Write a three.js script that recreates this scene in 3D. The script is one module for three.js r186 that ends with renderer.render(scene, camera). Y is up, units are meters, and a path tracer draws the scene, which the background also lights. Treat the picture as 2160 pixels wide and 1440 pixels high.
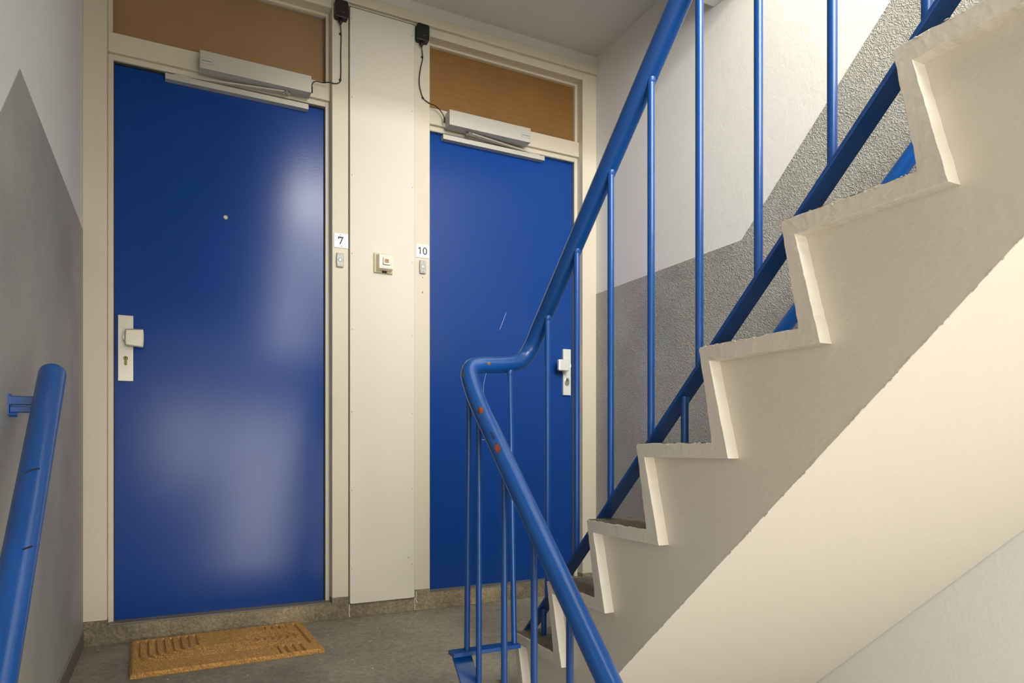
import * as THREE from 'three';
import { RoundedBoxGeometry } from 'three/addons/geometries/RoundedBoxGeometry.js';
import { mergeGeometries, toCreasedNormals } from 'three/addons/utils/BufferGeometryUtils.js';
import { FontLoader } from 'three/addons/loaders/FontLoader.js';
import { TextGeometry } from 'three/addons/geometries/TextGeometry.js';
import { RectAreaLightUniformsLib } from 'three/addons/lights/RectAreaLightUniformsLib.js';

// ───────────────────────── camera, daylight, exposure ─────────────────────────
const scene = new THREE.Scene();
const EYE = new THREE.Vector3(0, 0.732, 2.95);
const camera = new THREE.PerspectiveCamera(53.13, 1.5, 0.02, 200);
camera.position.copy(EYE);
camera.rotation.set(0, -0.46642, 0);
camera.setViewOffset(2160, 1440, 0, -225, 2160, 1440);      // the lens is shifted upwards, verticals stay upright
const renderer = new THREE.WebGLRenderer({ antialias: true });
renderer.toneMapping = THREE.LinearToneMapping;
renderer.toneMappingExposure = 1.0;
renderer.shadowMap.enabled = true;
scene.background = new THREE.Color().setRGB(0.98, 0.99, 1.0);   // even overcast sky
scene.backgroundIntensity = 3;
RectAreaLightUniformsLib.init();
function daylight(name, w, h, x, y, z, power) {               // daylight entering through one stairwell window
  const l = new THREE.RectAreaLight(new THREE.Color().setRGB(1.0, 0.986, 0.958), power, w, h);
  l.name = name; l.position.set(x, y, z); l.lookAt(x, y, z - 1); scene.add(l);
}
daylight('lower_window_daylight', 0.82, 1.8, 0.955, 0.25, 4.81, 11);
daylight('lower_side_window_daylight', 0.5, 0.78, 0.16, 0.79, 4.81, 10);
daylight('upper_window_daylight', 1.86, 1.6, 0.85, 2.42, 4.81, 14);
daylight('upper_fanlight_daylight', 1.86, 0.4, 0.85, 3.52, 4.81, 50);

// ───────────────────────── helpers ─────────────────────────
let seed = 12345;
const rnd = () => ((seed = (seed * 1664525 + 1013904223) >>> 0) / 4294967296);
const R = (a, b) => a + (b - a) * rnd();
const taken = {};
function numbered(n) { const k = (taken[n] = (taken[n] ?? -1) + 1); return k ? `${n}_${String(k).padStart(3, '0')}` : n; }
function thing(name, label, category, [x, y, z] = [0, 0, 0], extra = {}) {
  const g = new THREE.Group(); g.name = numbered(name); g.position.set(x, y, z); g.userData = { label, category, ...extra }; scene.add(g); return g;
}
const structure = (name, label, category, at = [0, 0, 0]) => thing(name, label, category, at, { kind: 'structure' });
// geometry is written in world metres; it is moved into the frame of the thing it belongs to
function part(parent, name, geos, mat, label) {
  let g = Array.isArray(geos) ? mergeGeometries(geos.map((q) => { const n = q.index ? q.toNonIndexed() : q; for (const k of Object.keys(n.attributes)) if (!['position', 'normal', 'uv'].includes(k)) n.deleteAttribute(k); return n; })) : geos;
  let top = parent; while (top.parent && top.parent !== scene) top = top.parent;
  g.translate(-top.position.x, -top.position.y, -top.position.z);
  const m = new THREE.Mesh(g, mat); m.name = name; m.castShadow = m.receiveShadow = true; if (label) m.userData.label = label; parent.add(m); return m;
}
// uv in metres, projected along the axis each face looks along
function uvm(g) {
  g = g.index ? g.toNonIndexed() : g;
  const p = g.attributes.position, uv = new Float32Array(p.count * 2), a = new THREE.Vector3(), b = new THREE.Vector3(), c = new THREE.Vector3();
  for (let i = 0; i < p.count; i += 3) {
    a.fromBufferAttribute(p, i); b.fromBufferAttribute(p, i + 1); c.fromBufferAttribute(p, i + 2);
    const n = b.clone().sub(a).cross(c.clone().sub(a)), X = Math.abs(n.x), Y = Math.abs(n.y), Z = Math.abs(n.z);
    [a, b, c].forEach((v, k) => { const [s, t] = X >= Y && X >= Z ? [v.z, v.y] : Y >= Z ? [v.x, v.z] : [v.x, v.y]; uv[(i + k) * 2] = s; uv[(i + k) * 2 + 1] = t; });
  }
  g.setAttribute('uv', new THREE.BufferAttribute(uv, 2)); return g;
}
const box = (x0, x1, y0, y1, z0, z1, r = 0) => {
  const w = x1 - x0, h = y1 - y0, d = z1 - z0;
  const g = r ? new RoundedBoxGeometry(w, h, d, 2, Math.min(r, w / 2.1, h / 2.1, d / 2.1)) : new THREE.BoxGeometry(w, h, d);
  g.translate((x0 + x1) / 2, (y0 + y1) / 2, (z0 + z1) / 2); return uvm(g);
};
// polygon given as [z, y], swept along x from x0 to x1
function sweepX(pts, x0, x1, bevel = 0) {
  const s = new THREE.Shape(pts.map(([z, y]) => new THREE.Vector2(z, y)));
  const g = new THREE.ExtrudeGeometry(s, { depth: x1 - x0 - 2 * bevel, bevelEnabled: bevel > 0, bevelThickness: bevel, bevelSize: bevel, bevelOffset: -bevel, bevelSegments: 1, curveSegments: 6 });
  g.applyMatrix4(new THREE.Matrix4().set(0, 0, -1, x1 - bevel, 0, 1, 0, 0, 1, 0, 0, 0, 0, 0, 0, 1));
  return uvm(g);
}
// outline given as [x, y], swept along z from z0 to z1
function sweepZ(shape, z0, z1, bevel = 0) {
  const g = new THREE.ExtrudeGeometry(shape, { depth: z1 - z0 - 2 * bevel, bevelEnabled: bevel > 0, bevelThickness: bevel, bevelSize: bevel, bevelOffset: -bevel, bevelSegments: 2, curveSegments: 10 });
  g.translate(0, 0, z0 + bevel); return g;
}
function roundedRect(x0, x1, y0, y1, r) {
  const s = new THREE.Shape(); s.moveTo(x0 + r, y0); s.lineTo(x1 - r, y0); s.quadraticCurveTo(x1, y0, x1, y0 + r); s.lineTo(x1, y1 - r); s.quadraticCurveTo(x1, y1, x1 - r, y1); s.lineTo(x0 + r, y1); s.quadraticCurveTo(x0, y1, x0, y1 - r); s.lineTo(x0, y0 + r); s.quadraticCurveTo(x0, y0, x0 + r, y0); return s;
}
const V = (x, y, z) => new THREE.Vector3(x, y, z);
function rod(a, b, r, seg = 14) {
  const d = b.clone().sub(a), g = new THREE.CylinderGeometry(r, r, d.length(), seg, 1);
  g.applyQuaternion(new THREE.Quaternion().setFromUnitVectors(V(0, 1, 0), d.clone().normalize())); g.translate((a.x + b.x) / 2, (a.y + b.y) / 2, (a.z + b.z) / 2); return g;
}
function welded(a, b, r) {               // round bar with a small weld bead under the handrail
  const bead = new THREE.SphereGeometry(r * 1.32, 12, 8); bead.scale(1, 1.5, 1); bead.translate(b.x, b.y - 0.0125, b.z);
  return [rod(a, b, r), bead];
}
const discZ = (x, y, z, r, t, seg = 18) => { const g = new THREE.CylinderGeometry(r, r, t, seg); g.rotateX(Math.PI / 2); g.translate(x, y, z); return g; };
const domeZ = (x, y, z, r, h) => { const g = new THREE.SphereGeometry(r, 12, 6, 0, Math.PI * 2, 0, Math.PI / 2); g.rotateX(Math.PI / 2); g.scale(1, 1, h / r); g.translate(x, y, z); return g; };

// ───────────────────────── procedural textures ─────────────────────────
function lattice(n, s) { let q = s >>> 0; const a = new Float32Array(n * n); for (let i = 0; i < a.length; i++) { q = (q * 1664525 + 1013904223) >>> 0; a[i] = q / 4294967296; } return a; }
const lats = {};
function vnoise(u, v, n, s) {            // tileable value noise, u and v in 0..1, n cells a side
  const a = (lats[n + '_' + s] ??= lattice(n, s * 7919 + n)), x = u * n, y = v * n, i = Math.floor(x), j = Math.floor(y);
  let f = x - i, g = y - j; f = f * f * (3 - 2 * f); g = g * g * (3 - 2 * g);
  const at = (p, q) => a[(((q % n) + n) % n) * n + (((p % n) + n) % n)];
  return (at(i, j) * (1 - f) + at(i + 1, j) * f) * (1 - g) + (at(i, j + 1) * (1 - f) + at(i + 1, j + 1) * f) * g;
}
const fbm = (u, v, n, s, o = 4) => { let t = 0, w = 0.5, m = 0; for (let k = 0; k < o; k++) { t += w * vnoise(u, v, n << k, s + k); m += w; w *= 0.5; } return t / m; };
function tex(size, metres, fn, color = false) {
  const d = new Uint8Array(size * size * 4);
  for (let y = 0; y < size; y++) for (let x = 0; x < size; x++) {
    const c = fn(x / size, y / size), i = (y * size + x) * 4;
    if (typeof c === 'number') d[i] = d[i + 1] = d[i + 2] = Math.max(0, Math.min(255, c * 255)); else for (let k = 0; k < 3; k++) d[i + k] = Math.max(0, Math.min(255, c[k]));
    d[i + 3] = 255;
  }
  const t = new THREE.DataTexture(d, size, size); t.wrapS = t.wrapT = THREE.RepeatWrapping; t.magFilter = THREE.LinearFilter; t.minFilter = THREE.LinearMipmapLinearFilter; t.generateMipmaps = true;
  t.repeat.set(1 / metres, 1 / metres); if (color) t.colorSpace = THREE.SRGBColorSpace; t.needsUpdate = true; return t;
}
const bumpPlaster = tex(512, 0.5, (u, v) => 0.5 * fbm(u, v, 12, 3, 4) + 0.5 * fbm(u, v, 64, 9, 3));
const bumpPaint = tex(512, 0.35, (u, v) => fbm(u, v, 40, 21, 3));
const bumpStucco = tex(1024, 0.32, (u, v) => {
  const wu = u + 0.012 * (vnoise(u, v, 24, 41) - 0.5), wv = v + 0.012 * (vnoise(u, v, 24, 42) - 0.5);
  const a = 1 - Math.abs(2 * vnoise(wu + 0.4 * wv, wv, 62, 43) - 1), b = 1 - Math.abs(2 * vnoise(wu, wv, 110, 44) - 1);
  const mask = fbm(u, v, 8, 45, 3);
  return 0.15 + 0.55 * Math.pow(a, 3) * (0.5 + mask) + 0.3 * Math.pow(b, 2) * mask;
});
const mapGrey = (base, s) => tex(512, 1.1, (u, v) => { const k = 0.9 + 0.2 * fbm(u, v, 5, s, 5) + 0.06 * (vnoise(u, v, 190, s + 7) - 0.5); return base.map((c) => c * k); }, true);
const greyMap = mapGrey([165, 164, 156], 51);
const bumpConcrete = tex(1024, 0.8, (u, v) => 0.45 * fbm(u, v, 20, 61, 5) + 0.4 * fbm(u, v, 150, 66, 2) - (vnoise(u, v, 90, 68) > 0.86 ? 0.15 : 0));
const mapFloor = tex(1024, 1.3, (u, v) => {
  const big = fbm(u, v, 4, 71, 5), fine = fbm(u, v, 90, 75, 3), grain = vnoise(u, v, 380, 79);
  let k = 0.72 + 0.4 * big + 0.22 * (fine - 0.5) + 0.16 * (grain - 0.5);
  let c = [172 * k, 162 * k, 141 * k];
  if (vnoise(u, v, 260, 81) > 0.985 || (vnoise(u, v, 130, 83) > 0.972 && vnoise(u, v, 400, 84) > 0.5)) c = [220, 214, 200];
  return c;
}, true);
const mapPlinth = tex(1024, 0.9, (u, v) => {
  const big = fbm(u, v, 6, 91, 5), fine = fbm(u, v, 120, 95, 3); const k = 0.7 + 0.5 * big + 0.4 * (fine - 0.5);
  return [148 * k, 135 * k, 110 * k];
}, true);
const mapTread = tex(512, 0.7, (u, v) => { const k = 0.75 + 0.4 * fbm(u, v, 7, 101, 5) + 0.3 * (fbm(u, v, 100, 105, 2) - 0.5); return [124 * k, 114 * k, 94 * k]; }, true);
const mapPly = tex(1024, 1.0, (u, v) => {
  const w = v + 0.05 * fbm(u, v, 3, 111, 3), g = fbm(u * 1, w * 1, 4, 113, 3);
  const line = Math.sin((w * 26 + 3.2 * g + 0.5 * vnoise(u, v, 6, 115)) * Math.PI * 2), fib = vnoise(u, v, 12, 117) * 0.3 + 0.7 * vnoise((u * 0.12) % 1, v, 256, 118);
  const k = 0.92 + 0.025 * line * g + 0.1 * (fib - 0.5) + 0.16 * (g - 0.5);
  return [150 * k, 108 * k, 50 * k];
}, true);
const mapBoard = tex(512, 1.4, (u, v) => { const k = 0.94 + 0.14 * (fbm(u, v, 5, 121, 4) - 0.5); return [172 * k, 130 * k, 78 * k]; }, true);
const mapCoir = tex(512, 0.16, (u, v) => {
  const a = fbm(u, v, 60, 131, 2), b = vnoise(u, v, 128, 135), k = 0.62 + 0.5 * a + 0.35 * (b - 0.5); return [228 * k, 174 * k, 98 * k];
}, true);
const bumpCoir = tex(512, 0.16, (u, v) => 0.5 * vnoise(u, v, 110, 141) + 0.5 * vnoise(u, v, 50, 142));
const bumpDoor = tex(512, 0.25, (u, v) => fbm(u, v, 50, 151, 2));

// ───────────────────────── materials ─────────────────────────
const std = (c, o = {}) => new THREE.MeshStandardMaterial({ color: c, roughness: 0.6, ...o });
const phys = (c, o = {}) => new THREE.MeshPhysicalMaterial({ color: c, roughness: 0.5, ...o });
const M = {
  whiteWall: std('#e6e5e0', { roughness: 0.75, bumpMap: bumpPlaster, bumpScale: 0.0012 }),
  ceiling: std('#dddbd4', { roughness: 0.85, bumpMap: bumpPlaster, bumpScale: 0.001 }),
  greyCoat: std('#ffffff', { map: greyMap, roughness: 0.38, bumpMap: bumpStucco, bumpScale: 0.0036 }),
  greyCoatFine: std('#ffffff', { map: greyMap, roughness: 0.5, bumpMap: bumpStucco, bumpScale: 0.0009 }),
  cream: std('#d6ccb7', { roughness: 0.42, bumpMap: bumpPaint, bumpScale: 0.0003 }),
  panel: std('#dcd5c5', { roughness: 0.45, bumpMap: bumpPaint, bumpScale: 0.0003 }),
  stairPaint: std('#ded5c6', { roughness: 0.5, bumpMap: bumpPaint, bumpScale: 0.0008 }),
  soffit: std('#ded5c6', { roughness: 0.4, bumpMap: bumpPlaster, bumpScale: 0.0008 }),
  floor: std('#ffffff', { map: mapFloor, roughness: 0.55, bumpMap: bumpConcrete, bumpScale: 0.0015 }),
  plinth: std('#ffffff', { map: mapPlinth, roughness: 0.7, bumpMap: bumpConcrete, bumpScale: 0.006 }),
  tread: std('#ffffff', { map: mapTread, roughness: 0.75, bumpMap: bumpConcrete, bumpScale: 0.004 }),
  skirting: std('#6f6a5e', { roughness: 0.6, bumpMap: bumpConcrete, bumpScale: 0.002 }),
  doorBlue: phys('#12408c', { roughness: 0.2, specularIntensity: 0.5, bumpMap: bumpDoor, bumpScale: 0.00006 }),
  railBlue: phys('#054c98', { roughness: 0.34, clearcoat: 0.4, clearcoatRoughness: 0.15 }),
  ply: std('#ffffff', { map: mapPly, roughness: 0.5 }),
  board: std('#ffffff', { map: mapBoard, roughness: 0.6 }),
  glass: phys('#ffffff', { roughness: 0.02, transmission: 1, thickness: 0, ior: 1.5 }),
  aluminium: std('#c3beb0', { roughness: 0.45, metalness: 0.2 }),
  aluminiumDull: std('#9b9b94', { roughness: 0.45, metalness: 0.5 }),
  steel: std('#b9b6aa', { roughness: 0.28, metalness: 0.9 }),
  handleSilver: std('#cbc5b4', { roughness: 0.35, metalness: 0.55 }),
  handleWhite: std('#e6e5df', { roughness: 0.35, metalness: 0.25 }),
  brass: std('#7d6a48', { roughness: 0.35, metalness: 0.7 }),
  dark: std('#15130f', { roughness: 0.6 }),
  black: std('#1b1a16', { roughness: 0.45 }),
  cable: std('#12110e', { roughness: 0.5 }),
  plateWhite: std('#eeeeea', { roughness: 0.3 }),
  ink: std('#1d1712', { roughness: 0.5 }),
  bell: std('#b9b9b2', { roughness: 0.35 }),
  bellButton: phys('#d3d3cc', { roughness: 0.2 }),
  switchBase: std('#c9bd97', { roughness: 0.4 }),
  switchBox: phys('#ece2cd', { roughness: 0.25, clearcoat: 0.4 }),
  amber: phys('#a9713a', { roughness: 0.2 }),
  screw: std('#b8ae98', { roughness: 0.35, metalness: 0.6 }),
  paintDrip: std('#eeeadf', { roughness: 0.6 }),
  sill: std('#807a6b', { roughness: 0.5, bumpMap: bumpConcrete, bumpScale: 0.001 }),
  seal: std('#2b2a26', { roughness: 0.7 }),
  grout: std('#8f8a78', { roughness: 0.8 }),
  coir: std('#ffffff', { map: mapCoir, roughness: 0.95, bumpMap: bumpCoir, bumpScale: 0.002 }),
  coirFibre: std('#dcae66', { roughness: 0.95 }),
  facade: std('#dfdcd2', { roughness: 0.8 }),
  windowFrame: std('#e2dfd6', { roughness: 0.4 }),
  brick: std('#8a5238', { roughness: 0.85 }),
  street: std('#7a7a74', { roughness: 0.9 }),
  lawn: std('#56703a', { roughness: 0.95 }),
};

// ───────────────────────── dimensions (metres) ─────────────────────────
const XL = -0.2816, XR = 1.9727, ZF = 4.9, RISE = 0.1855, RUN = 0.1987;
const XS = 0.92;                                   // open side of the upper flight
const NZ = (k) => 1.134 + RUN * (k - 1), NY = (k) => RISE * k;       // nosing of upper step k
const CEIL = 2.748, UP = 16 * RISE, HALF = 8 * RISE;

// ───────────────────────── room shell ─────────────────────────
{
  const w = structure('wall_back', 'cream painted partition wall holding the two blue doors', 'wall', [0.85, 0, -0.2]);
  part(w, 'partition', box(XL - 0.2, XR + 0.2, -3.0, 4.6, -0.4, -0.115), M.cream);
  part(w, 'plaster_strip', box(XL, XR, 2.69, UP, -0.116, 0.0), M.ceiling, 'white plaster strip above the header board');
}
{
  const w = structure('wall_left', 'left stairwell wall, white above a grey textured painted dado', 'wall', [XL, 0, 1.8]);
  part(w, 'plaster', box(XL - 0.2, XL, -3.0, 4.6, -0.12, ZF + 0.2), M.whiteWall);
  const k = -0.93, y1 = 1.535;
  part(w, 'grey_dado', sweepX([[0.0, 0.068], [0.0, y1], [1.19, y1], [3.4, y1 + k * 2.21], [ZF, y1 + k * 2.21], [ZF, -1.484], [2.72, -1.484], [1.3, 0.068]], XL, XL + 0.0015), M.greyCoatFine, 'grey textured paint coat with a pointed upper edge');
  const b = structure('baseboard_left', 'low concrete skirting with pale top line along the grey wall', 'skirting', [XL, 0, 0.65]);
  part(b, 'skirting', box(XL, XL + 0.004, 0.0, 0.066, 0.0, 1.3), M.skirting);
  part(b, 'paint_line', box(XL, XL + 0.006, 0.063, 0.072, 0.0, 1.3, 0.002), M.grout, 'pale grey line');
}
{
  const w = structure('wall_right', 'right stairwell wall, white above a coarse grey stucco dado beside the stairs', 'wall', [XR, 0, 1.8]);
  part(w, 'plaster', box(XR, XR + 0.2, -3.0, 4.6, -0.12, ZF + 0.2), M.whiteWall);
  part(w, 'grey_dado', sweepX([[0.0, 0.0], [0.0, 1.527], [1.0, 1.533], [2.5, 2.93], [ZF, 2.93], [ZF, 1.45], [2.55, 1.45], [1.2, 0.12], [1.17, 0.0]], XR - 0.002, XR), M.greyCoat, 'coarse grey stucco coat rising with the stairs');
}
{
  const f = structure('floor', 'worn grey concrete landing floor flecked with white paint', 'floor', [0.8, 0, 0.6]);
  part(f, 'slab', [box(XL, 0.76, -0.2, 0, -0.115, 1.3), box(0.76, XS + 0.02, -0.2, 0, -0.115, 1.0), box(XS + 0.02, XR, -0.2, 0, -0.115, 1.19)], M.floor);
  const flecks = [];
  for (let i = 0; i < 90; i++) {
    const x = R(-0.25, 0.9), z = R(0.05, 0.98), r = R(0.0008, 0.0026); if (x > -0.13 && x < 0.51 && z < 0.49) continue;
    const g = new THREE.CylinderGeometry(r, r, 0.0008, 6); g.scale(R(0.6, 2.2), 1, R(0.5, 1)); g.rotateY(R(0, 3)); g.translate(x, 0.0003, z); flecks.push(g);
  }
  part(f, 'paint_flecks', flecks, M.paintDrip, 'white dried paint flecks').userData.kind = 'stuff';
}
{
  const b = structure('baseboard_back', 'rough concrete plinth and thresholds under the blue doors', 'plinth', [0.85, 0, -0.05]);
  const jag = (x0, x1, y, n) => { const a = []; for (let i = 0; i <= n; i++) a.push([x0 + (x1 - x0) * i / n, y + R(-0.0025, 0.0025)]); return a; };
  const slab = (x0, x1, y, z1) => { const s = new THREE.Shape([V(x0, 0, 0), V(x1, 0, 0), ...jag(x1, x0, y, Math.max(4, Math.round((x1 - x0) / 0.012))).map(([x, q]) => V(x, q, 0))].map((p) => new THREE.Vector2(p.x, p.y))); return uvm(sweepZ(s, -0.114, z1)); };
  part(b, 'threshold', slab(-0.204, 0.625, 0.0695, -0.001), M.plinth); part(b, 'threshold', slab(1.066, 1.889, 0.0695, -0.001), M.plinth);
  for (const [x0, x1] of [[XL, -0.204], [0.625, 0.697], [0.992, 1.066], [1.889, XR]]) part(b, 'post_base', slab(x0, x1, 0.091, 0.001), M.plinth);
  for (const [x0, x1] of [[-0.2, 0.622], [1.07, 1.886]]) part(b, 'sill_strip', box(x0, x1, 0.062, 0.0735, -0.0685, -0.01, 0.001), M.sill, 'smooth pale cement strip');
  part(b, 'panel_base', slab(0.697, 0.992, 0.066, -0.002), M.plinth);
  part(b, 'floor_edge', box(XL, XR, 0, 0.004, -0.001, 0.006, 0.002), M.plinth);
  for (const [x, y0, y1, dx] of [[0.6985, 0.002, 0.058, 0.001], [0.9925, 0.0, 0.058, -0.002], [1.0005, 0.035, 0.085, 0.004]]) {
    const c = new THREE.CatmullRomCurve3([V(x, y1, 0.001), V(x + dx * 0.2, y1 * 0.66 + y0 * 0.34, 0.001), V(x - dx * 0.4, y1 * 0.33 + y0 * 0.67, 0.001), V(x + dx, y0, 0.002)]);
    part(b, 'paint_drip', new THREE.TubeGeometry(c, 12, 0.0017, 6), M.paintDrip, 'white paint run');
  }
}
{
  const c = structure('ceiling', 'pale plastered landing ceiling with a downstand beam at its edge', 'ceiling', [0.85, CEIL, 0.5]);
  part(c, 'slab', box(XL, XR, CEIL, UP, -0.115, 0.86), M.ceiling);
  part(c, 'beam', box(XL, XR, 2.515, UP, 0.85, 1.08, 0.004), M.ceiling, 'downstand beam');
  part(c, 'roof', box(XL - 0.2, XR + 0.2, 4.6, 4.8, -0.4, ZF + 0.2), M.ceiling);
}

// ───────────────────────── door frames ─────────────────────────
function frame(n, x0, x1, label, leftWide, rightWide) {
  const t = structure(`trim_${n}`, label, 'door frame', [(x0 + x1) / 2, 0.07, -0.03]);
  part(t, 'jamb', box(x0 - leftWide, x0, 0.091, 2.6475, -0.115, 0, 0.003), M.cream);
  part(t, 'jamb', box(x1, x1 + rightWide, 0.091, 2.6475, -0.115, 0, 0.003), M.cream);
  part(t, 'head', box(x0, x1, 2.611, 2.6475, -0.115, 0, 0.003), M.cream);
  part(t, 'transom_rail', box(x0, x1, 2.2295, 2.305, -0.115, -0.034, 0.003), M.cream);
  const s = 0.018;
  part(t, 'stop_bead', box(x0, x0 + s, 0.07, 2.2295, -0.062, -0.05, 0.0015), M.cream);
  part(t, 'stop_bead', box(x1 - s, x1, 0.07, 2.2295, -0.062, -0.05, 0.0015), M.cream);
  part(t, 'stop_bead', box(x0 + s, x1 - s, 2.2085, 2.2295, -0.062, -0.05, 0.0015), M.cream);
  part(t, 'stop_bead', box(x0, x0 + s * 0.85, 2.305, 2.611, -0.07, -0.05, 0.0015), M.cream);
  part(t, 'stop_bead', box(x1 - s * 0.85, x1, 2.305, 2.611, -0.07, -0.05, 0.0015), M.cream);
  part(t, 'stop_bead', box(x0 + s * 0.85, x1 - s * 0.85, 2.6, 2.611, -0.07, -0.05, 0.0015), M.cream);
  return t;
}
const fr1 = frame(1, -0.204, 0.625, 'cream painted wooden frame around the door numbered 7', 0.0776, 0.0705);
const fr2 = frame(2, 1.066, 1.889, 'cream painted wooden frame around the door numbered 10', 0.074, 0.0837);
part(fr1, 'door_seal', [box(-0.186, 0.607, 2.202, 2.2085, -0.0698, -0.0615), box(0.6035, 0.607, 0.075, 2.202, -0.0698, -0.0615), box(-0.186, -0.1835, 0.075, 2.202, -0.0698, -0.0615)], M.seal, 'dark rubber seal');
{ // grey metal draught strip inside the second frame
  const d = part(fr2, 'draught_strip', [box(1.084, 1.871, 2.2045, 2.2095, -0.0685, -0.0505), box(1.868, 1.873, 0.07, 2.208, -0.0685, -0.0505)], M.aluminiumDull, 'grey metal draught strip');
  for (const [x, y] of [[1.12, 2.2045], [1.46, 2.2045], [1.83, 2.2045]]) { const g = new THREE.CylinderGeometry(0.004, 0.004, 0.002, 12); g.translate(x, y, -0.058); part(d, 'screw', g, M.dark); }
  for (const y of [1.98, 1.72, 1.4]) { const g = new THREE.CylinderGeometry(0.003, 0.003, 0.002, 12); g.rotateZ(Math.PI / 2); g.translate(1.868, y, -0.058); part(d, 'screw', g, M.screw); }
}
{
  const t = structure('trim_3', 'long cream header board running above both door frames', 'trim', [0.85, 2.65, 0]);
  part(t, 'board', box(XL, XR, 2.6505, 2.6945, -0.02, 0.013, 0.003), M.cream);
  part(t, 'shadow_gap', box(XL, XR, 2.645, 2.652, -0.03, -0.003), M.cream);
}
// ───────────────────────── transom lights ─────────────────────────
{
  const w = structure('window_1', 'glazed transom above door 7 with a brown board behind the glass', 'window', [0.21, 2.305, -0.07]);
  part(w, 'pane', box(-0.2, 0.62, 2.306, 2.612, -0.066, -0.062), M.glass);
  part(w, 'backing_board', box(-0.204, 0.625, 2.3, 2.612, -0.112, -0.095), M.board, 'plain brown board');
  const w2 = structure('window_2', 'transom above door 10 closed with a brown plywood board', 'window', [1.478, 2.305, -0.07]);
  part(w2, 'plywood_board', box(1.08, 1.875, 2.303, 2.603, -0.085, -0.068), M.ply, 'brown plywood with flowing grain');
}

// ───────────────────────── doors ─────────────────────────
function screwHead(parent, x, y, z, m = M.screw, r = 0.0028) { const s = part(parent, 'screw', domeZ(x, y, z, r, 0.0016), m); return s; }
{
  const d = structure('door_1', 'left glossy blue flush door numbered 7 with silver knob plate and peephole', 'door', [0.21, 0.07, -0.09]);
  part(d, 'leaf', box(-0.195, 0.612, 0.0715, 2.2165, -0.11, -0.07, 0.002), M.doorBlue);
  const p = part(d, 'handle_plate', box(-0.1725, -0.1205, 0.99, 1.243, -0.071, -0.061, 0.0015), M.handleSilver, 'silver back plate');
  const neck = rod(V(-0.139, 1.152, -0.062), V(-0.136, 1.152, -0.02), 0.017, 20); neck.scale(1, 1, 1);
  part(p, 'knob_neck', neck, M.handleSilver);
  const ks = new THREE.Shape(); ks.moveTo(-0.147, 1.124); ks.quadraticCurveTo(-0.1505, 1.152, -0.146, 1.181); ks.quadraticCurveTo(-0.144, 1.184, -0.14, 1.184); ks.lineTo(-0.09, 1.1865); ks.quadraticCurveTo(-0.085, 1.1865, -0.084, 1.18); ks.quadraticCurveTo(-0.081, 1.15, -0.0845, 1.12); ks.quadraticCurveTo(-0.085, 1.1155, -0.09, 1.1155); ks.lineTo(-0.142, 1.1205); ks.quadraticCurveTo(-0.146, 1.121, -0.147, 1.124);
  part(p, 'knob', sweepZ(ks, -0.026, -0.008, 0.005), M.handleSilver, 'square silver door knob');
  const key = new THREE.Shape(); key.absarc(-0.1464, 1.078, 0.0083, -0.9, Math.PI + 0.9, false); key.lineTo(-0.1464 - 0.0048, 1.053); key.absarc(-0.1464, 1.055, 0.005, Math.PI, 2 * Math.PI, false);
  const cyl = part(p, 'lock_cylinder', sweepZ(key, -0.064, -0.0598), M.brass, 'brass lock cylinder');
  part(cyl, 'keyhole', box(-0.1478, -0.1450, 1.0745, 1.083, -0.0612, -0.0594), M.dark);
  const ph = part(d, 'peephole', [new THREE.TorusGeometry(0.007, 0.002, 8, 20).translate(0.2095, 1.675, -0.069)], M.steel);
  part(ph, 'lens', domeZ(0.2095, 1.675, -0.07, 0.006, 0.003), M.bellButton);
}
{
  const d = structure('door_2', 'right blue flush door numbered 10 with white knob plate, seen behind the railing', 'door', [1.478, 0.07, -0.09]);
  part(d, 'leaf', box(1.075, 1.88, 0.0715, 2.2165, -0.11, -0.07, 0.002), M.doorBlue);
  const p = part(d, 'handle_plate', box(1.8085, 1.8535, 1.004, 1.241, -0.071, -0.056, 0.002), M.handleWhite, 'white back plate');
  part(p, 'knob_neck', rod(V(1.824, 1.152, -0.057), V(1.818, 1.152, -0.022), 0.015, 20), M.handleWhite);
  part(p, 'knob', sweepZ(roundedRect(1.754, 1.818, 1.1225, 1.1805, 0.008), -0.03, -0.008, 0.006), M.handleWhite, 'square white door knob');
  const ov = new THREE.Shape(); ov.absellipse(1.8296, 1.0733, 0.0145, 0.021, 0, Math.PI * 2);
  const c = part(p, 'lock_rosette', sweepZ(ov, -0.057, -0.0525, 0.0012), M.steel, 'oval lock cover');
  part(c, 'lock_cylinder', discZ(1.8296, 1.08, -0.0523, 0.006, 0.002), M.brass);
  // bright scratches in the paint
  const scr = (pts) => part(d, 'scratch', new THREE.TubeGeometry(new THREE.CatmullRomCurve3(pts.map(([x, y]) => V(x, y, -0.07))), 12, 0.0006, 5), M.plateWhite, 'thin white scratch');
  scr([[1.4878, 1.4006], [1.475, 1.366], [1.4635, 1.34], [1.4528, 1.3137]]);
  scr([[1.3812, 1.0984], [1.371, 1.062], [1.3655, 1.03], [1.366, 0.985]]);
  scr([[1.352, 0.7734], [1.3635, 0.7734], [1.374, 0.7725]]);
}
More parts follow.
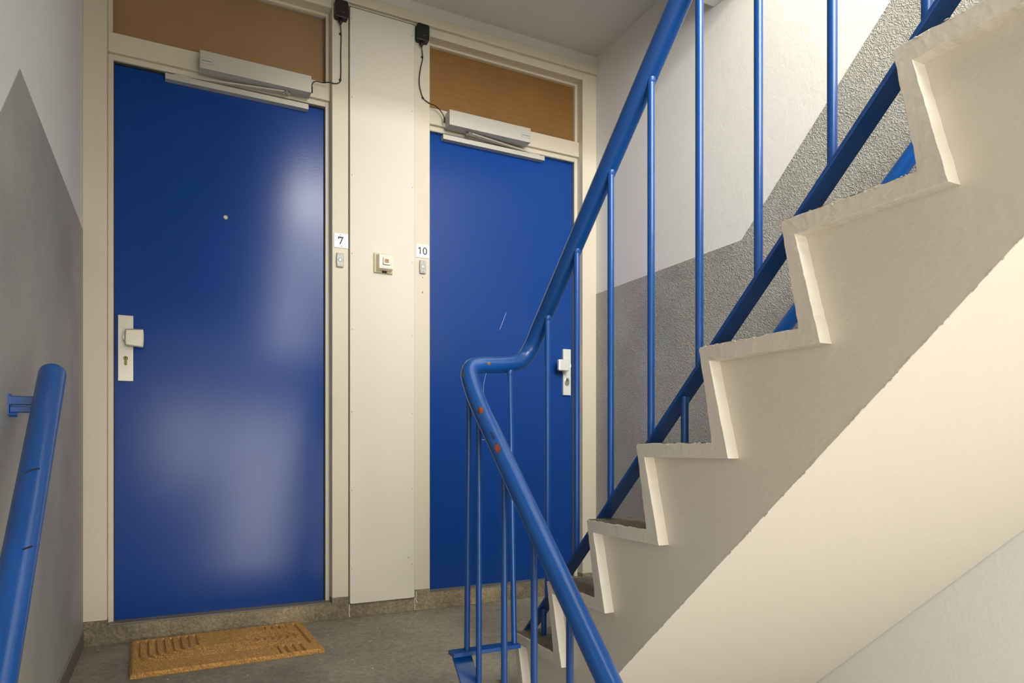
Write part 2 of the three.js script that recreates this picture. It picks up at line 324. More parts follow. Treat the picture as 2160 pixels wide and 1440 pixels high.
// ───────────────────────── panel between the doors ─────────────────────────
{
  const t = thing('wall_panel', 'tall cream cover panel screwed to the wall between the two blue doors', 'panel', [0.843, 0.061, 0]);
  part(t, 'sheet', uvm(sweepZ(roundedRect(0.6985, 0.989, 0.061, 2.633, 0.009), -0.02, 0.012, 0.002)), M.panel);
  for (const y of [2.5818, 2.2442, 1.9101, 1.5718, 1.2442, 0.8891, 0.5504, 0.2116]) screwHead(t, 0.7065, y, 0.0118);
  for (const y of [2.58, 2.244, 1.9016, 1.5656, 1.2368, 0.8894, 0.5491, 0.211]) screwHead(t, 0.9785, y, 0.0118);
  part(t, 'hole', discZ(0.9602, 0.2422, 0.0116, 0.0022, 0.0012, 10), M.dark);
}
// ───────────────────────── automatic door closers ─────────────────────────
const smudge = (() => { const c = document.createElement('canvas'); c.width = 256; c.height = 64; const x = c.getContext('2d'); x.fillStyle = '#bdbeb6'; x.fillRect(0, 0, 256, 64); x.fillStyle = '#4a4a42'; for (let i = 0; i < 15; i++) x.fillRect(18 + i * 14, 26 + (i % 3) * 2, 10 + (i % 2) * 3, 8 + ((i * 7) % 4)); const t = new THREE.CanvasTexture(c); t.colorSpace = THREE.SRGBColorSpace; return t; })();
M.namePlate = std('#ffffff', { map: smudge, roughness: 0.4 });
function closer(label, bx0, bx1, tx0, tx1, px, ax, lx0, lx1) {
  const y0 = 2.217, y1 = 2.2865, t = thing('door_closer', label, 'door closer', [(bx0 + bx1) / 2, y0, -0.034]);
  part(t, 'housing', box(bx0, bx1, y0, y1, -0.034, 0.025, 0.0015), M.aluminium, 'silver rectangular motor housing');
  const pl = new THREE.PlaneGeometry(lx1 - lx0, 0.02); pl.translate((lx0 + lx1) / 2, 2.247, 0.0262); const bk = box(lx0 - 0.001, lx1 + 0.001, 2.236, 2.258, 0.024, 0.0259, 0.0005);
  part(part(t, 'name_plate', bk, M.aluminiumDull, 'small grey maker plate'), 'print', pl, M.namePlate);
  part(t, 'guide_track', [box(tx0, tx1, 2.1765, 2.1985, -0.07, -0.04, 0.0012)], M.aluminium, 'slim silver guide rail on the door');
  const piv = part(t, 'pivot', new THREE.CylinderGeometry(0.0145, 0.0155, 0.012, 24).translate(px, 2.213, -0.012), M.steel, 'round steel pivot');
  part(piv, 'bolt', new THREE.CylinderGeometry(0.006, 0.006, 0.004, 6).translate(px, 2.206, -0.012), M.aluminiumDull);
  const a = V(px, 2.2125, -0.012), b = V(ax, 2.2005, -0.052), d = b.clone().sub(a), L = d.length();
  const s = new THREE.Shape(); s.moveTo(0, -0.011); s.lineTo(L, -0.0065); s.lineTo(L, 0.0065); s.lineTo(0, 0.011);
  const arm = new THREE.ExtrudeGeometry(s, { depth: 0.005, bevelEnabled: true, bevelSize: 0.0008, bevelThickness: 0.0008, bevelSegments: 1 }); arm.translate(0, 0, -0.0025);
  const ex = d.clone().normalize(), ez = V(0, 1, 0), ey = ez.clone().cross(ex).normalize(); ez.copy(ex).cross(ey); arm.applyMatrix4(new THREE.Matrix4().makeBasis(ex, ey, ez)); arm.translate(a.x, a.y, a.z);
  part(t, 'arm', arm, M.aluminium, 'flat silver closing arm');
}
closer('silver door closer above door 7, its cable leaving at the right end', 0.1098, 0.5344, -0.0111, 0.5344, 0.4399, 0.02, 0.113, 0.158);
closer('silver door closer above door 10, its cable leaving at the left end', 1.1523, 1.5749, 1.1462, 1.6894, 1.266, 1.66, 1.5255, 1.5735);
// ───────────────────────── black power adapters and cables ─────────────────────────
function adapter(label, x0, x1, cable, clips) {
  const t = thing('power_adapter', label, 'power adapter', [(x0 + x1) / 2, 2.56, 0.0]);
  const xc = (x0 + x1) / 2 - 0.003, zb = 0.0, zf = 0.034;
  const s = new THREE.Shape([[x0 + 0.006, 2.638], [x1 - 0.006, 2.638], [x1, 2.63], [x1, 2.57], [x1 - 0.004, 2.563], [x0 + 0.004, 2.563], [x0, 2.57], [x0, 2.63]].map(([a, b]) => new THREE.Vector2(a, b)));
  part(t, 'body', sweepZ(s, zb, zf, 0.003), M.black);
  part(t, 'cable_grip', [new THREE.CylinderGeometry(0.0085, 0.0095, 0.014, 16).translate(xc, 2.5585, 0.016), new THREE.CylinderGeometry(0.0085, 0.0035, 0.012, 16).translate(xc, 2.5465, 0.016)], M.black);
  for (const dx of [0.004, 0.012]) part(t, 'mark', discZ(xc + dx, 2.586, zf, 0.0012, 0.0006, 8), M.bell);
  part(t, 'cable', new THREE.TubeGeometry(new THREE.CatmullRomCurve3([V(xc, 2.545, 0.016), ...cable]), 90, 0.0022, 8), M.cable, 'thin black cable');
  for (const [x, y] of clips) part(t, 'cable_clip', [box(x - 0.006, x + 0.003, y - 0.0025, y + 0.0025, 0.0, 0.009, 0.001), discZ(x - 0.0055, y + 0.001, 0.006, 0.0018, 0.008, 8)], M.black);
  const e = cable[cable.length - 1]; part(t, 'plug', [rod(V(e.x, e.y + 0.012, e.z), V(e.x, e.y - 0.013, e.z), 0.0042, 10)], M.black);
}
adapter('black power adapter beside the peephole door, its cable hanging straight down', 0.632, 0.6875, [V(0.662, 2.51, 0.006), V(0.6608, 2.42, 0.005), V(0.6608, 2.33, 0.005), V(0.6565, 2.3, 0.006), V(0.637, 2.2895, 0.005), V(0.612, 2.289, 0.004), V(0.5885, 2.287, -0.008), V(0.5605, 2.2885, -0.012), V(0.548, 2.28, -0.012), V(0.5425, 2.265, -0.01), V(0.542, 2.248, -0.01)], [[0.66, 2.5066], [0.66, 2.31]]);
adapter('black power adapter beside the plywood transom, its cable hanging in a loose curve', 0.995, 1.0525, [V(1.0295, 2.5, 0.005), V(1.019, 2.45, 0.008), V(1.013, 2.405, 0.008), V(1.013, 2.375, 0.008), V(1.0187, 2.352, 0.006), V(1.0325, 2.318, 0.005), V(1.0618, 2.302, 0.005), V(1.098, 2.298, -0.002), V(1.126, 2.28, -0.008), V(1.1385, 2.26, -0.008), V(1.14, 2.248, -0.008)], [[1.0289, 2.5023], [1.0323, 2.3181]]);

// ───────────────────────── number plates, bells, switch ─────────────────────────
const fSerif = await new FontLoader().loadAsync('fonts/droid/droid_serif_bold.typeface.json');
const fSans = await new FontLoader().loadAsync('fonts/droid/droid_sans_regular.typeface.json');
function text(str, font, h, xc, yc, z, bold) {
  const g = new TextGeometry(str, { font, size: h, depth: 0.0003, curveSegments: 8, bevelEnabled: true, bevelThickness: 0.0002, bevelSize: bold, bevelSegments: 1 }); g.computeBoundingBox(); const b = g.boundingBox;
  g.translate(xc - (b.min.x + b.max.x) / 2, yc - (b.min.y + b.max.y) / 2, z); return g;
}
function plate(label, x0, x1, y0, y1, str, font, h, dx) {
  const t = thing('house_number_plate', label, 'number plate', [(x0 + x1) / 2, y0, 0]), xc = (x0 + x1) / 2, yc = (y0 + y1) / 2;
  part(t, 'plate', box(x0, x1, y0, y1, -0.001, 0.0035, 0.001), M.plateWhite, 'white enamel plate');
  part(t, 'numeral', text(str, font, h, xc + dx, yc + 0.001, 0.0034, str === '7' ? 0.0009 : 0.0005), M.ink, `dark number ${str}`);
  part(t, 'screw', discZ(xc - 0.003, y1 - 0.006, 0.0036, 0.0021, 0.0012, 10), str === '7' ? M.dark : M.screw); part(t, 'screw', discZ(xc + 0.002, y0 + 0.0065, 0.0036, 0.0021, 0.0012, 10), str === '7' ? M.dark : M.screw);
}
plate('white number plate reading 7 on the post beside the left door', 0.632, 0.6935, 1.591, 1.653, '7', fSerif, 0.031, -0.002);
plate('white number plate reading 10 on the post beside the right door', 0.9995, 1.06, 1.5945, 1.656, '10', fSans, 0.031, 0);
function bell(label, x0, x1, y0, y1) {
  const t = thing('doorbell', label, 'doorbell', [(x0 + x1) / 2, y0, 0]), xc = (x0 + x1) / 2, yc = (y0 + y1) / 2, w = (x1 - x0) / 2;
  const s = new THREE.Shape(); s.moveTo(xc - w * 0.82, y0); s.lineTo(xc + w * 0.82, y0); s.quadraticCurveTo(xc + w * 1.1, yc, xc + w * 0.82, y1); s.lineTo(xc - w * 0.82, y1); s.quadraticCurveTo(xc - w * 1.1, yc, xc - w * 0.82, y0);
  part(t, 'housing', sweepZ(s, -0.001, 0.012, 0.0035), M.bell, 'small grey housing');
  part(t, 'button', [domeZ(xc, yc, 0.0115, 0.0085, 0.0025)], M.bellButton); part(t, 'button_ring', new THREE.TorusGeometry(0.0088, 0.0009, 6, 24).translate(xc, yc, 0.0118), M.aluminiumDull);
  screwHead(t, xc, y1 - 0.008, 0.0118, M.steel); screwHead(t, xc, y0 + 0.008, 0.0118, M.steel);
}
bell('small grey doorbell on the narrow post next to the peephole door', 0.6405, 0.674, 1.5075, 1.567);
bell('small grey doorbell with old screw holes in the post beneath it', 1.0135, 1.0455, 1.5225, 1.582);
{
  const h = thing('screw_hole', 'single round dark screw hole directly under the grey doorbell', 'hole', [1.031, 1.506, 0], { group: 'old screw holes below the doorbell' });
  part(h, 'hole', discZ(1.0313, 1.5067, 0.0, 0.0022, 0.001, 10), M.dark);
  const h2 = thing('screw_hole', 'lower dark double screw hole in the post well below the grey doorbell', 'hole', [1.03, 1.436, 0], { group: 'old screw holes below the doorbell' });
  part(h2, 'hole', [discZ(1.03, 1.4377, 0.0, 0.0026, 0.001, 10), discZ(1.0305, 1.443, 0.0, 0.0016, 0.001, 10)], M.dark);
}
{
  const t = thing('light_switch', 'square cream stairwell light switch with an amber window on the panel', 'light switch', [0.843, 1.5, 0.012]);
  part(t, 'base_plate', [box(0.8015, 0.8855, 1.4995, 1.585, 0.0115, 0.022, 0.002)], M.switchBase, 'yellowed base plate');
  const body = new THREE.CylinderGeometry(0.042, 0.049, 0.033, 4, 1); body.rotateY(Math.PI / 4); body.rotateX(Math.PI / 2); body.translate(0.845, 1.5425, 0.0385);
  const bd = part(t, 'housing', [uvm(toCreasedNormals(body, 0.3)), box(0.8165, 0.8735, 1.515, 1.571, 0.05, 0.0565, 0.003)], M.switchBox, 'cream raised housing');
  const bt = part(bd, 'button', box(0.832, 0.862, 1.5285, 1.558, 0.056, 0.0605, 0.001), M.switchBox, 'square rocker');
  part(bt, 'indicator_window', box(0.8375, 0.856, 1.536, 1.5525, 0.0595, 0.0613, 0.0005), M.amber, 'amber window');
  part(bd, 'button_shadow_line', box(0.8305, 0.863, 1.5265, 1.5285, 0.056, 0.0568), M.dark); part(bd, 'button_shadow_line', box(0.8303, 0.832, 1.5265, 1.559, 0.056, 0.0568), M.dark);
  part(bd, 'screw', domeZ(0.846, 1.5655, 0.0562, 0.0022, 0.001), M.steel);
  part(t, 'cable_entry', box(0.836, 0.858, 1.5005, 1.5105, 0.021, 0.0255, 0.002), M.dark);
}

// ───────────────────────── stairs ─────────────────────────
const jitter = (a, b, amp, step = 0.012) => {            // points from a (included) to b (excluded) along a slightly ragged edge
  const L = Math.hypot(b[0] - a[0], b[1] - a[1]), n = Math.max(1, Math.round(L / step)), out = [a];
  for (let i = 1; i < n; i++) out.push([a[0] + (b[0] - a[0]) * i / n + R(-amp, amp), a[1] + (b[1] - a[1]) * i / n + R(-amp, amp)]); return out;
};
const SOFF = (z) => 0.9925 + 0.93 * (z - 2.478);
{
  const t = thing('stair_flight', 'cream concrete stair flight with sawtooth steps climbing beside the blue railing', 'stairs', [1.45, 0, 1.8]);
  for (let k = 1; k <= 8; k++) {
    const z = NZ(k), y = NY(k), zb = k < 8 ? NZ(k + 1) + 0.036 : 2.76, yb = NY(k - 1), U = 0.036, r = 0.006;
    const P = [...jitter([z + r, y], [zb, y], 0.0012), [zb, y], [zb, y - 0.029], ...jitter([zb, y - 0.029], [z + 0.029, y - 0.029], 0.0006).slice(1), [z + 0.029, y - 0.029], ...jitter([z + 0.029, y - 0.029], [z + 0.078, yb - 0.029], 0.0006).slice(1), [z + 0.078, Math.max(yb - 0.029, -0.05)], [z + U, Math.max(yb - 0.029, -0.05)], ...jitter([z + U, yb], [z + 0.001, y - r], 0.001).slice(1), [z, y - r], [z + 0.0015, y - 0.0015]];
    const st = part(t, 'step', sweepX(P, XS, XR - 0.003, 0.0007), M.stairPaint, 'painted concrete step');
    part(st, 'tread', box(XS + 0.0025, XR - 0.003, y - 0.003, y + 0.0012, z + 0.004, zb - 0.003), M.tread, 'bare dark concrete tread');
    // flakes of paint along the tread edge
    const fl = []; for (let i = 0; i < 16; i++) { const g = new THREE.IcosahedronGeometry(R(0.0008, 0.0022), 0); g.scale(0.6, R(0.5, 1), R(1, 3)); g.translate(XS - 0.0002, y - R(-0.001, 0.003), R(z + 0.01, zb - 0.01)); fl.push(g); }
    part(st, 'paint_flakes', fl.map(uvm), M.soffit, 'flaking paint on the edge').userData.kind = 'stuff';
  }
  // recessed body of the flight: its side lies behind the sawtooth edge, its underside is the soffit
  const B = []; for (let k = 1; k <= 8; k++) { B.push([NZ(k) + 0.04, k > 1 ? NY(k - 1) - 0.01 : -0.03]); B.push([NZ(k) + 0.016, NY(k) - 0.012]); }
  B.push([2.83, HALF - 0.012], [2.83, SOFF(2.83)]); B.push([1.19, SOFF(1.19)], [1.17, -0.03]);
  part(t, 'body', sweepX(B, XS + 0.0265, XR - 0.003, 0.001), M.soffit, 'recessed side and smooth sloping underside');
  const rag = []; for (let i = 0; i < 150; i++) { const z = R(1.3, 2.6), g = new THREE.IcosahedronGeometry(R(0.001, 0.0035), 0); g.scale(0.35, 0.6, R(1, 2.6)); g.rotateX(-0.75); g.translate(XS + 0.0262, SOFF(z) + R(-0.001, 0.003), z); rag.push(uvm(g)); }
  part(t, 'ragged_paint_edge', rag, M.soffit, 'ragged paint along the lower edge').userData.kind = 'stuff';
}
function plainFlight(name, label, x0, x1, zTop, yTop, dir, n) {     // simple concrete flight; dir +1 descends towards the street windows
  const t = structure(name, label, 'stairs', [(x0 + x1) / 2, yTop - n * RISE, zTop + dir * RUN * n / 2]), P = [];
  P.push([zTop - dir * 0.1, yTop]);
  for (let k = 0; k < n; k++) { P.push([zTop + dir * RUN * k, yTop - RISE * k]); P.push([zTop + dir * RUN * k, yTop - RISE * (k + 1)]); }
  P.push([zTop + dir * RUN * n, yTop - RISE * n - 0.16], [zTop - dir * 0.1, yTop - 0.2]);
  part(t, 'flight', sweepX(dir > 0 ? P.slice().reverse() : P, x0, x1), M.soffit);
}
plainFlight('stair_flight', 'concrete stair flight leading down from the landing below the frame', XL, 0.72, 1.3, 0, 1, 7);
plainFlight('stair_flight', 'concrete stair flight overhead rising to the next landing', XL, 0.72, 1.3, UP, 1, 7);
plainFlight('stair_flight', 'concrete stair flight under the sawtooth flight going further down', XS, XR, 2.525, -HALF, -1, 7);
{
  const h = structure('half_landing', 'half landings between the stair flights at the window wall', 'landing', [0.85, HALF, 3.2]);
  part(h, 'slab', box(XL, XR, HALF - 0.18, HALF, 2.7, ZF, 0.003), M.soffit); part(h, 'slab', box(XL, XR, -HALF - 0.18, -HALF, 2.52, ZF, 0.003), M.floor);
  part(h, 'ground_slab', box(XL, XR, -3.1, -2.968, -0.12, ZF), M.floor);
}
// ───────────────────────── window wall behind the camera ─────────────────────────
{
  const w = structure('wall_front', 'plastered street wall of the stairwell with three windows', 'wall', [0.85, 0, ZF]);
  const x0 = -0.13, x1 = 1.83, z0 = ZF + 0.06, z1 = ZF + 0.12;
  const holes = [[0.5, 1.41, -0.7, 1.2], [-0.13, 0.46, 0.36, 1.2], [x0, x1, 1.58, 3.78]];
  part(w, 'masonry', [box(XL - 0.2, x0, -3.1, 4.8, ZF, ZF + 0.2), box(x1, XR + 0.2, -3.1, 4.8, ZF, ZF + 0.2), box(x0, x1, -3.1, -0.7, ZF, ZF + 0.2), box(x0, x1, 1.2, 1.58, ZF, ZF + 0.2), box(x0, x1, 3.78, 4.8, ZF, ZF + 0.2), box(1.41, x1, -0.7, 1.2, ZF, ZF + 0.2), box(0.46, 0.5, -0.7, 1.2, ZF, ZF + 0.2), box(x0, 0.46, -0.7, 0.36, ZF, ZF + 0.2)], M.facade);
  const texts = ['tall white framed stairwell window above the lower half landing', 'small white framed stairwell window beside the tall lower one', 'wide white framed stairwell window with fanlights above the upper half landing'];
  holes.forEach(([a, b, c, d], i) => {
    const g = structure(`window_${3 + i}`, texts[i], 'window', [(a + b) / 2, c, ZF + 0.1]), ym = i === 2 ? 3.28 : i === 0 ? 0.05 : d, xm = i === 2 ? (a + b) / 2 : b, t = 0.045;
    const bars = [box(a, b, c, c + t, z0, z1, 0.004), box(a, b, d - t, d, z0, z1, 0.004), box(a, a + t, c + t, d - t, z0, z1, 0.004), box(b - t, b, c + t, d - t, z0, z1, 0.004)];
    if (ym < d) bars.push(box(a + t, b - t, ym - 0.025, ym + 0.025, z0, z1, 0.004)); if (xm < b) bars.push(box(xm - 0.03, xm + 0.03, c + t, d - t, z0 + 0.002, z1 - 0.002, 0.004));
    for (const q of bars) part(g, 'frame_bar', q, M.windowFrame);
    for (const [p, q] of xm < b ? [[a, xm], [xm, b]] : [[a, b]]) for (const [r, u] of ym < d ? [[c, ym], [ym, d]] : [[c, d]]) part(g, 'pane', box(p + 0.02, q - 0.02, r + 0.02, u - 0.02, z0 + 0.025, z0 + 0.029), M.glass);
    part(g, 'sill', box(a, b, c - 0.03, c, ZF - 0.06, ZF + 0.06, 0.004), M.windowFrame);
  });
}

// ───────────────────────── blue stair railing ─────────────────────────
const RAD = 0.0242;
function tube(pts, r, seg, radial = 20, cap = true) {
  const c = new THREE.CatmullRomCurve3(pts, false, 'centripetal'), g = new THREE.TubeGeometry(c, seg, r, radial); g.userData.curve = c;
  return g;
}
const upRail = (z) => 1.385 + 0.971 * (z - 1.5), lowRail = (z) => 0.629 - 0.923 * (z - 1.5), upBar = (z) => 0.534 + 0.948 * (z - 1.5), lowBar = (z) => 0.171 - 0.93 * (z - 1.1835);
{
  const t = thing('stair_railing', 'blue tubular stair railing with a handrail bending back around the stair well', 'railing', [0.86, 0, 1.9]);
  const pts = []; for (let z = 2.75; z > 1.26; z -= 0.1) pts.push(V(0.75, lowRail(z), z));
  pts.push(V(0.75, lowRail(1.262), 1.262), V(0.7505, 0.905, 1.213), V(0.754, 0.94, 1.187), V(0.768, 0.962, 1.176), V(0.795, 0.969, 1.174), V(0.85, 0.973, 1.17), V(0.905, 0.981, 1.162), V(0.942, 0.998, 1.153), V(0.965, 1.03, 1.157), V(0.975, upRail(1.195), 1.195));
  for (let z = 1.28; z < 2.8; z += 0.1) pts.push(V(0.975, upRail(z), z));
  const tg = tube(pts, RAD, 420, 22);
  // rust where the paint has chipped off
  const chips = [[0.734, 0.945, 1.192, 0.007, 0.006, '#8a4a22'], [0.7302, 0.9328, 1.202, 0.005, 0.004, '#a05030'], [0.7265, 0.9052, 1.216, 0.013, 0.006, '#8c3c20'], [0.7317, 0.8294, 1.305, 0.013, 0.011, '#96401f'],
    [0.7346, 0.732, 1.4147, 0.022, 0.006, '#8c3c20'], [0.8157, 0.9751, 1.1955, 0.005, 0.005, '#a0682a'], [0.7609, 0.9283, 1.2234, 0.003, 0.003, '#1a3050'], [0.7327, 0.7621, 1.3798, 0.02, 0.002, '#0a2a5a']];
  const cv = document.createElement('canvas'); cv.width = 2048; cv.height = 128; const cx = cv.getContext('2d'); cx.fillStyle = '#054c98'; cx.fillRect(0, 0, 2048, 128);
  const pos = tg.attributes.position, uv = tg.attributes.uv, len = tg.userData.curve.getLength();
  for (const [x, y, z, sl, sr, col] of chips) {
    let best = 1e9, bi = 0; for (let i = 0; i < pos.count; i++) { const d = (pos.getX(i) - x) ** 2 + (pos.getY(i) - y) ** 2 + (pos.getZ(i) - z) ** 2; if (d < best) { best = d; bi = i; } }
    const px = uv.getX(bi) * 2048, py = (1 - uv.getY(bi)) * 128, rx = sl / len * 2048, ry = sr / (2 * Math.PI * RAD) * 128;
    for (let k = 0; k < 7; k++) { cx.fillStyle = k % 3 === 1 ? '#4a2a18' : col; cx.beginPath(); cx.ellipse(px + R(-0.5, 0.5) * rx, py + R(-0.5, 0.5) * ry, rx * R(0.35, 0.7), ry * R(0.35, 0.7), R(0, 3), 0, 7); cx.fill(); }
  }
  const ct = new THREE.CanvasTexture(cv); ct.colorSpace = THREE.SRGBColorSpace;
  const mRail = phys('#ffffff', { map: ct, roughness: 0.34, clearcoat: 0.4, clearcoatRoughness: 0.15 });
  part(t, 'handrail', tg, mRail, 'thick blue handrail tube with rusty chips');
  const br = 0.0082;
  for (let k = 0; k < 10; k++) { const z = 1.241 + 0.1572 * k; part(t, 'baluster', welded(V(0.975, upBar(z) + 0.0115, z), V(0.975, upRail(z) - 0.012, z), br), M.railBlue); }
  for (let k = 0; k < 9; k++) { const z = 1.2608 + 0.1562 * k; part(t, 'baluster', welded(V(0.75, lowBar(z), z), V(0.75, lowRail(z) - 0.012, z), br), M.railBlue); }
  part(t, 'baluster', welded(V(0.741, 0.172, 1.2), V(0.748, 0.92, 1.2), br), M.railBlue); part(t, 'baluster', welded(V(0.888, 0.172, 1.2), V(0.888, 0.965, 1.172), br), M.railBlue);
  for (const z of [1.214, 1.822, 2.43]) part(t, 'foot_post', rod(V(0.978, NY(Math.floor((z - 1.134) / RUN) + 1) - 0.001, z), V(0.978, upBar(z) + 0.002, z), br), M.railBlue);
  const bar = (x0, x1, f, z0, z1, th) => sweepX([[z0, f(z0)], [z1, f(z1)], [z1, f(z1) + th], [z0, f(z0) + th]], x0, x1, 0.0008);
  part(t, 'bottom_bar', bar(0.96, 1.0, upBar, 1.12, 2.75, 0.0105), M.railBlue, 'flat bar along the rising steps');
  part(t, 'bottom_bar', bar(0.7, 0.755, (z) => lowBar(z) - 0.0105, 1.1835, 2.7, 0.0105), M.railBlue, 'flat bar along the lower flight');
  part(t, 'bottom_bar', box(0.694, 0.9, 0.161, 0.172, 1.178, 1.22, 0.001), M.railBlue, 'short flat bar around the stair well');
}
// ───────────────────────── wall handrails ─────────────────────────
{
  const t = thing('wall_handrail', 'blue tubular handrail on a bracket on the grey wall beside the left door', 'handrail', [-0.21, 0.4, 1.8]);
  const f = (z) => 0.885 - 0.93 * (z - 1.29), d = V(0, 0.681, -0.7323);
  const a = V(-0.21, f(1.29), 1.29);
  const cap = new THREE.LatheGeometry([[0.0, 0.012], [0.012, 0.0105], [0.0195, 0.006], [0.0235, 0.0], [RAD, -0.006], [RAD, -1.75]].reverse().map(([r, y]) => new THREE.Vector2(r, y)), 24);
  cap.applyQuaternion(new THREE.Quaternion().setFromUnitVectors(V(0, 1, 0), d)); cap.translate(a.x, a.y, a.z);
  const rt = part(t, 'rail_tube', cap, M.railBlue, 'thick blue tube with rounded end');
  for (const z of [1.305, 2.3]) {
    const y = f(z) - 0.058;
    const b = part(t, 'bracket', [box(XL, -0.2, y + 0.004, y + 0.022, z - 0.006, z + 0.006, 0.002), box(-0.222, -0.198, y + 0.01, f(z) - 0.012, z - 0.008, z + 0.008, 0.002), box(XL, XL + 0.004, y - 0.016, y + 0.026, z - 0.014, z + 0.014, 0.001)], M.railBlue, 'dark blue wall bracket');
    part(b, 'clamp', [box(XL + 0.004, -0.225, y - 0.011, y + 0.002, z - 0.004, z + 0.012, 0.002), rod(V(XL + 0.003, y - 0.014, z + 0.006), V(XL + 0.016, y - 0.014, z + 0.006), 0.006, 8)], M.railBlue);
  }
  for (const [s0, turn, n] of [[0.3, 0.15, 0.5], [0.47, -0.35, 0.35]]) { // dark scuffs rubbed through the paint
    const ax = d.clone().negate(), c0 = a.clone().addScaledVector(ax, s0), e1 = EYE.clone().sub(c0); e1.addScaledVector(ax, -e1.dot(ax)).normalize(); const e2 = ax.clone().cross(e1);
    const pts = []; for (let k = 0; k <= 6; k++) { const w = turn + n * (k / 6 - 0.5) * 1.6; pts.push(c0.clone().addScaledVector(ax, 0.012 * k / 6).addScaledVector(e1, RAD * Math.cos(w)).addScaledVector(e2, RAD * Math.sin(w))); }
    part(rt, 'scuff', new THREE.TubeGeometry(new THREE.CatmullRomCurve3(pts), 12, 0.0014, 5), M.dark, 'dark scuff mark');
  }
  const u = thing('wall_handrail', 'blue tubular handrail on the grey stucco wall behind the sawtooth stairs', 'handrail', [1.9, 1.3, 1.7]);
  const g = (z) => 1.578 + 0.935 * (z - 1.7277);
  part(u, 'rail_tube', rod(V(1.9, g(1.1), 1.1), V(1.9, g(2.6), 2.6), RAD, 24), M.railBlue, 'thick blue tube');
  for (const z of [1.45, 2.3]) part(u, 'bracket', [box(1.89, XR, g(z) - 0.062, g(z) - 0.056, z - 0.02, z + 0.02, 0.002), box(1.888, 1.912, g(z) - 0.06, g(z) - 0.01, z - 0.012, z + 0.012, 0.002), box(XR - 0.008, XR - 0.0015, g(z) - 0.09, g(z) - 0.03, z - 0.02, z + 0.02, 0.002)], M.railBlue);
}

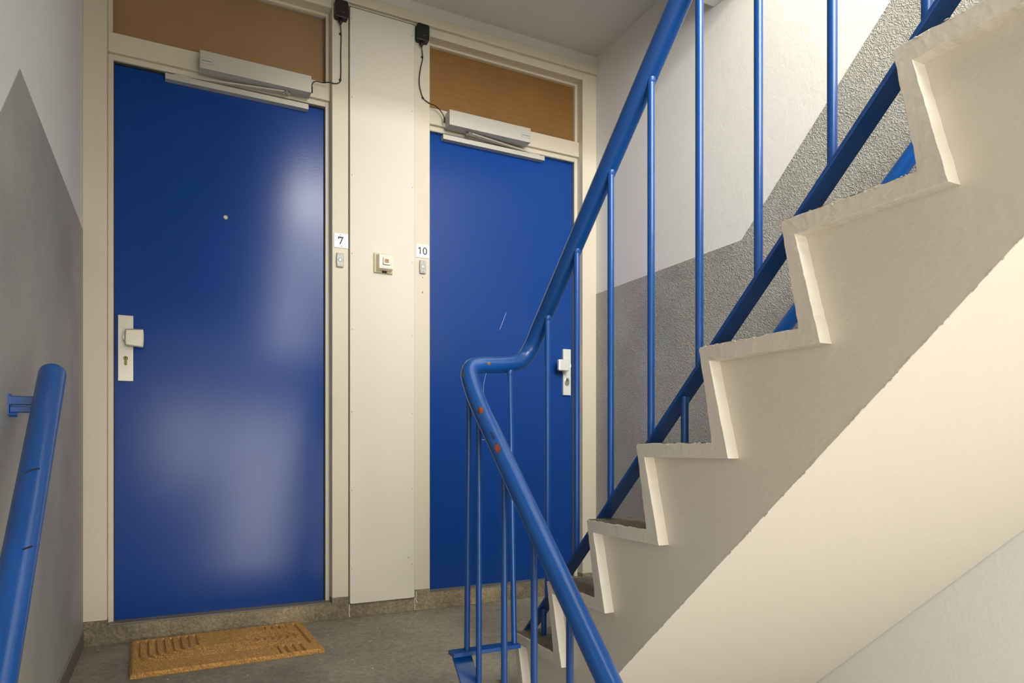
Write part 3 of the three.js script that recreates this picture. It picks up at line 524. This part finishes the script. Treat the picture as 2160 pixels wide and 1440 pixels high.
// ───────────────────────── doormat ─────────────────────────
{
  const W = 0.607, D = 0.436, T = 0.015, t = thing('doormat', 'brown coir doormat with carved arches on the floor before door 7', 'doormat', [0.19, 0, 0.2525]);
  const nx = 380, nz = 270, P = [], I = [];
  // carved grooves: two families of nested rounded corners, the second turned half round
  const line = (d, w) => Math.max(0, Math.min(1, 1.6 * (1 - Math.abs(d) / w)));
  const rings = (L) => line(L / 0.027 - Math.round(L / 0.027), 0.24);
  const groove = (s, q) => {
    if (s < 0.012 || q < 0.014 || s > W - 0.012 || q > D - 0.014) return 0;
    const a = Math.max(0, 0.236 - s), b = Math.max(0, (q - 0.15) * 1.3), L = Math.pow(a ** 4 + b ** 4, 0.25);      // nested rounded corners
    if ((s < 0.236 || (s < 0.4 && b > 0.06)) && L > 0.014 && L < 0.23) return rings(L);
    const e = Math.hypot(s - 0.33, (q - 0.2) * 1.75);                                                            // nested arches
    if (s > W - 0.05) return q > 0.02 && q < 0.34 ? line(s - (W - 0.03), 0.006) : 0;
    if (s > 0.345 && e > 0.04 && e < 0.235) return rings(e);
    if (s > 0.46 && e >= 0.245 && (q < 0.07 || q > 0.32)) return rings(s);
    return 0;
  };
  const noise = (x, z) => fbm((x + 5) % 1, (z + 5) % 1, 60, 171, 2);
  for (let j = 0; j <= nz; j++) for (let i = 0; i <= nx; i++) {
    const s = W * i / nx, q = D * j / nz, e = Math.min(s, W - s, q, D - q), edge = e < 0.006 ? 1 - Math.pow(1 - e / 0.006, 2) * 0.35 : 1;
    let y = T * edge - 0.008 * Math.min(1, groove(s, q)) + 0.0026 * (noise(s * 2.2, q * 2.2) - 0.5) + R(-0.0004, 0.0004);
    const rim = e === 0, jx = e < 0.003 ? R(-0.0012, 0.0012) : 0, jz = e < 0.003 ? R(-0.0012, 0.0012) : 0;
    P.push(s - W / 2 + jx, y, q - D / 2 + jz);
  }
  for (let j = 0; j < nz; j++) for (let i = 0; i < nx; i++) { const a = j * (nx + 1) + i; I.push(a, a + nx + 1, a + 1, a + 1, a + nx + 1, a + nx + 2); }
  const g = new THREE.BufferGeometry(); const rim = []; // skirt down to the floor
  for (let i = 0; i <= nx; i++) rim.push(i); for (let j = 1; j <= nz; j++) rim.push(j * (nx + 1) + nx); for (let i = nx - 1; i >= 0; i--) rim.push(nz * (nx + 1) + i); for (let j = nz - 1; j >= 0; j--) rim.push(j * (nx + 1));
  const b0 = P.length / 3; for (const r of rim) P.push(P[r * 3], 0.0005, P[r * 3 + 2]);
  for (let k = 0; k < rim.length - 1; k++) I.push(rim[k], rim[k + 1], b0 + k, rim[k + 1], b0 + k + 1, b0 + k);
  g.setAttribute('position', new THREE.Float32BufferAttribute(P, 3)); g.setIndex(I); g.computeVertexNormals();
  const uvs = new Float32Array(P.length / 3 * 2); for (let i = 0; i < P.length / 3; i++) { uvs[2 * i] = P[3 * i] + P[3 * i + 1] * 0.7; uvs[2 * i + 1] = P[3 * i + 2] + P[3 * i + 1]; } g.setAttribute('uv', new THREE.BufferAttribute(uvs, 2));
  t.rotation.y = 0.028;
  const m = new THREE.Mesh(g, M.coir); m.name = 'mat_body'; m.castShadow = m.receiveShadow = true; t.add(m);
  const fib = new THREE.ConeGeometry(0.0007, 0.007, 3, 1); fib.translate(0, 0.0025, 0);
  const N = 16000, im = new THREE.InstancedMesh(fib, M.coirFibre, N), o = new THREE.Object3D(), col = new THREE.Color();
  for (let i = 0; i < N; i++) {
    let s, q; if (i < 6500) { const e = rnd() * 2 * (W + D); if (e < W) { s = e; q = R(0, 0.004); } else if (e < 2 * W) { s = e - W; q = D - R(0, 0.004); } else if (e < 2 * W + D) { s = R(0, 0.004); q = e - 2 * W; } else { s = W - R(0, 0.004); q = e - 2 * W - D; } o.position.set(s - W / 2, R(0.001, T - 0.003), q - D / 2); o.rotation.set(q > D - 0.005 ? R(0.3, 1.5) : q < 0.005 ? -R(0.3, 1.5) : R(-0.4, 0.4), 0, s < 0.005 ? R(0.3, 1.5) : s > W - 0.005 ? -R(0.3, 1.5) : R(-0.4, 0.4)); }
    else { s = R(0.003, W - 0.003); q = R(0.003, D - 0.003); o.position.set(s - W / 2, T - 0.008 * groove(s, q) - 0.003, q - D / 2); o.rotation.set(R(-0.7, 0.7), R(0, 6), R(-0.7, 0.7)); }
    o.scale.setScalar(R(0.6, 1.1)); o.updateMatrix(); im.setMatrixAt(i, o.matrix); const k = R(0.65, 1.1); im.setColorAt(i, col.setRGB(k, k * R(0.9, 1), k * R(0.8, 1)));
  }
  im.name = 'coir_pile'; im.userData.kind = 'stuff'; im.castShadow = im.receiveShadow = true; t.add(im);
}

// ───────────────────────── outside the windows ─────────────────────────
{
  const s = structure('street_ground', 'paved street and lawn outside the stairwell windows', 'ground', [0, -3.2, 15]);
  part(s, 'paving', box(-40, 40, -3.4, -3.2, 5.2, 30), M.street); {
    const h = structure('brick_house', 'brown brick row of houses across the street behind the stairwell', 'building', [0, -3.2, 24]);
    part(h, 'wall', box(-25, 25, -3.2, 4.2, 22, 28), M.brick);
    part(h, 'roof', sweepX([[21.6, 4.2], [28.4, 4.2], [25, 7.0]], -25, 25), M.skirting);
    for (let i = -8; i <= 8; i++) for (const y of [-2.2, 0.9]) part(h, 'window', box(i * 2.8 - 0.7, i * 2.8 + 0.7, y, y + 1.7, 21.95, 22.1), M.windowFrame);
  }
  part(s, 'lawn', box(-40, 40, -3.4, -3.18, 9, 16), M.lawn);
}
renderer.render(scene, camera);
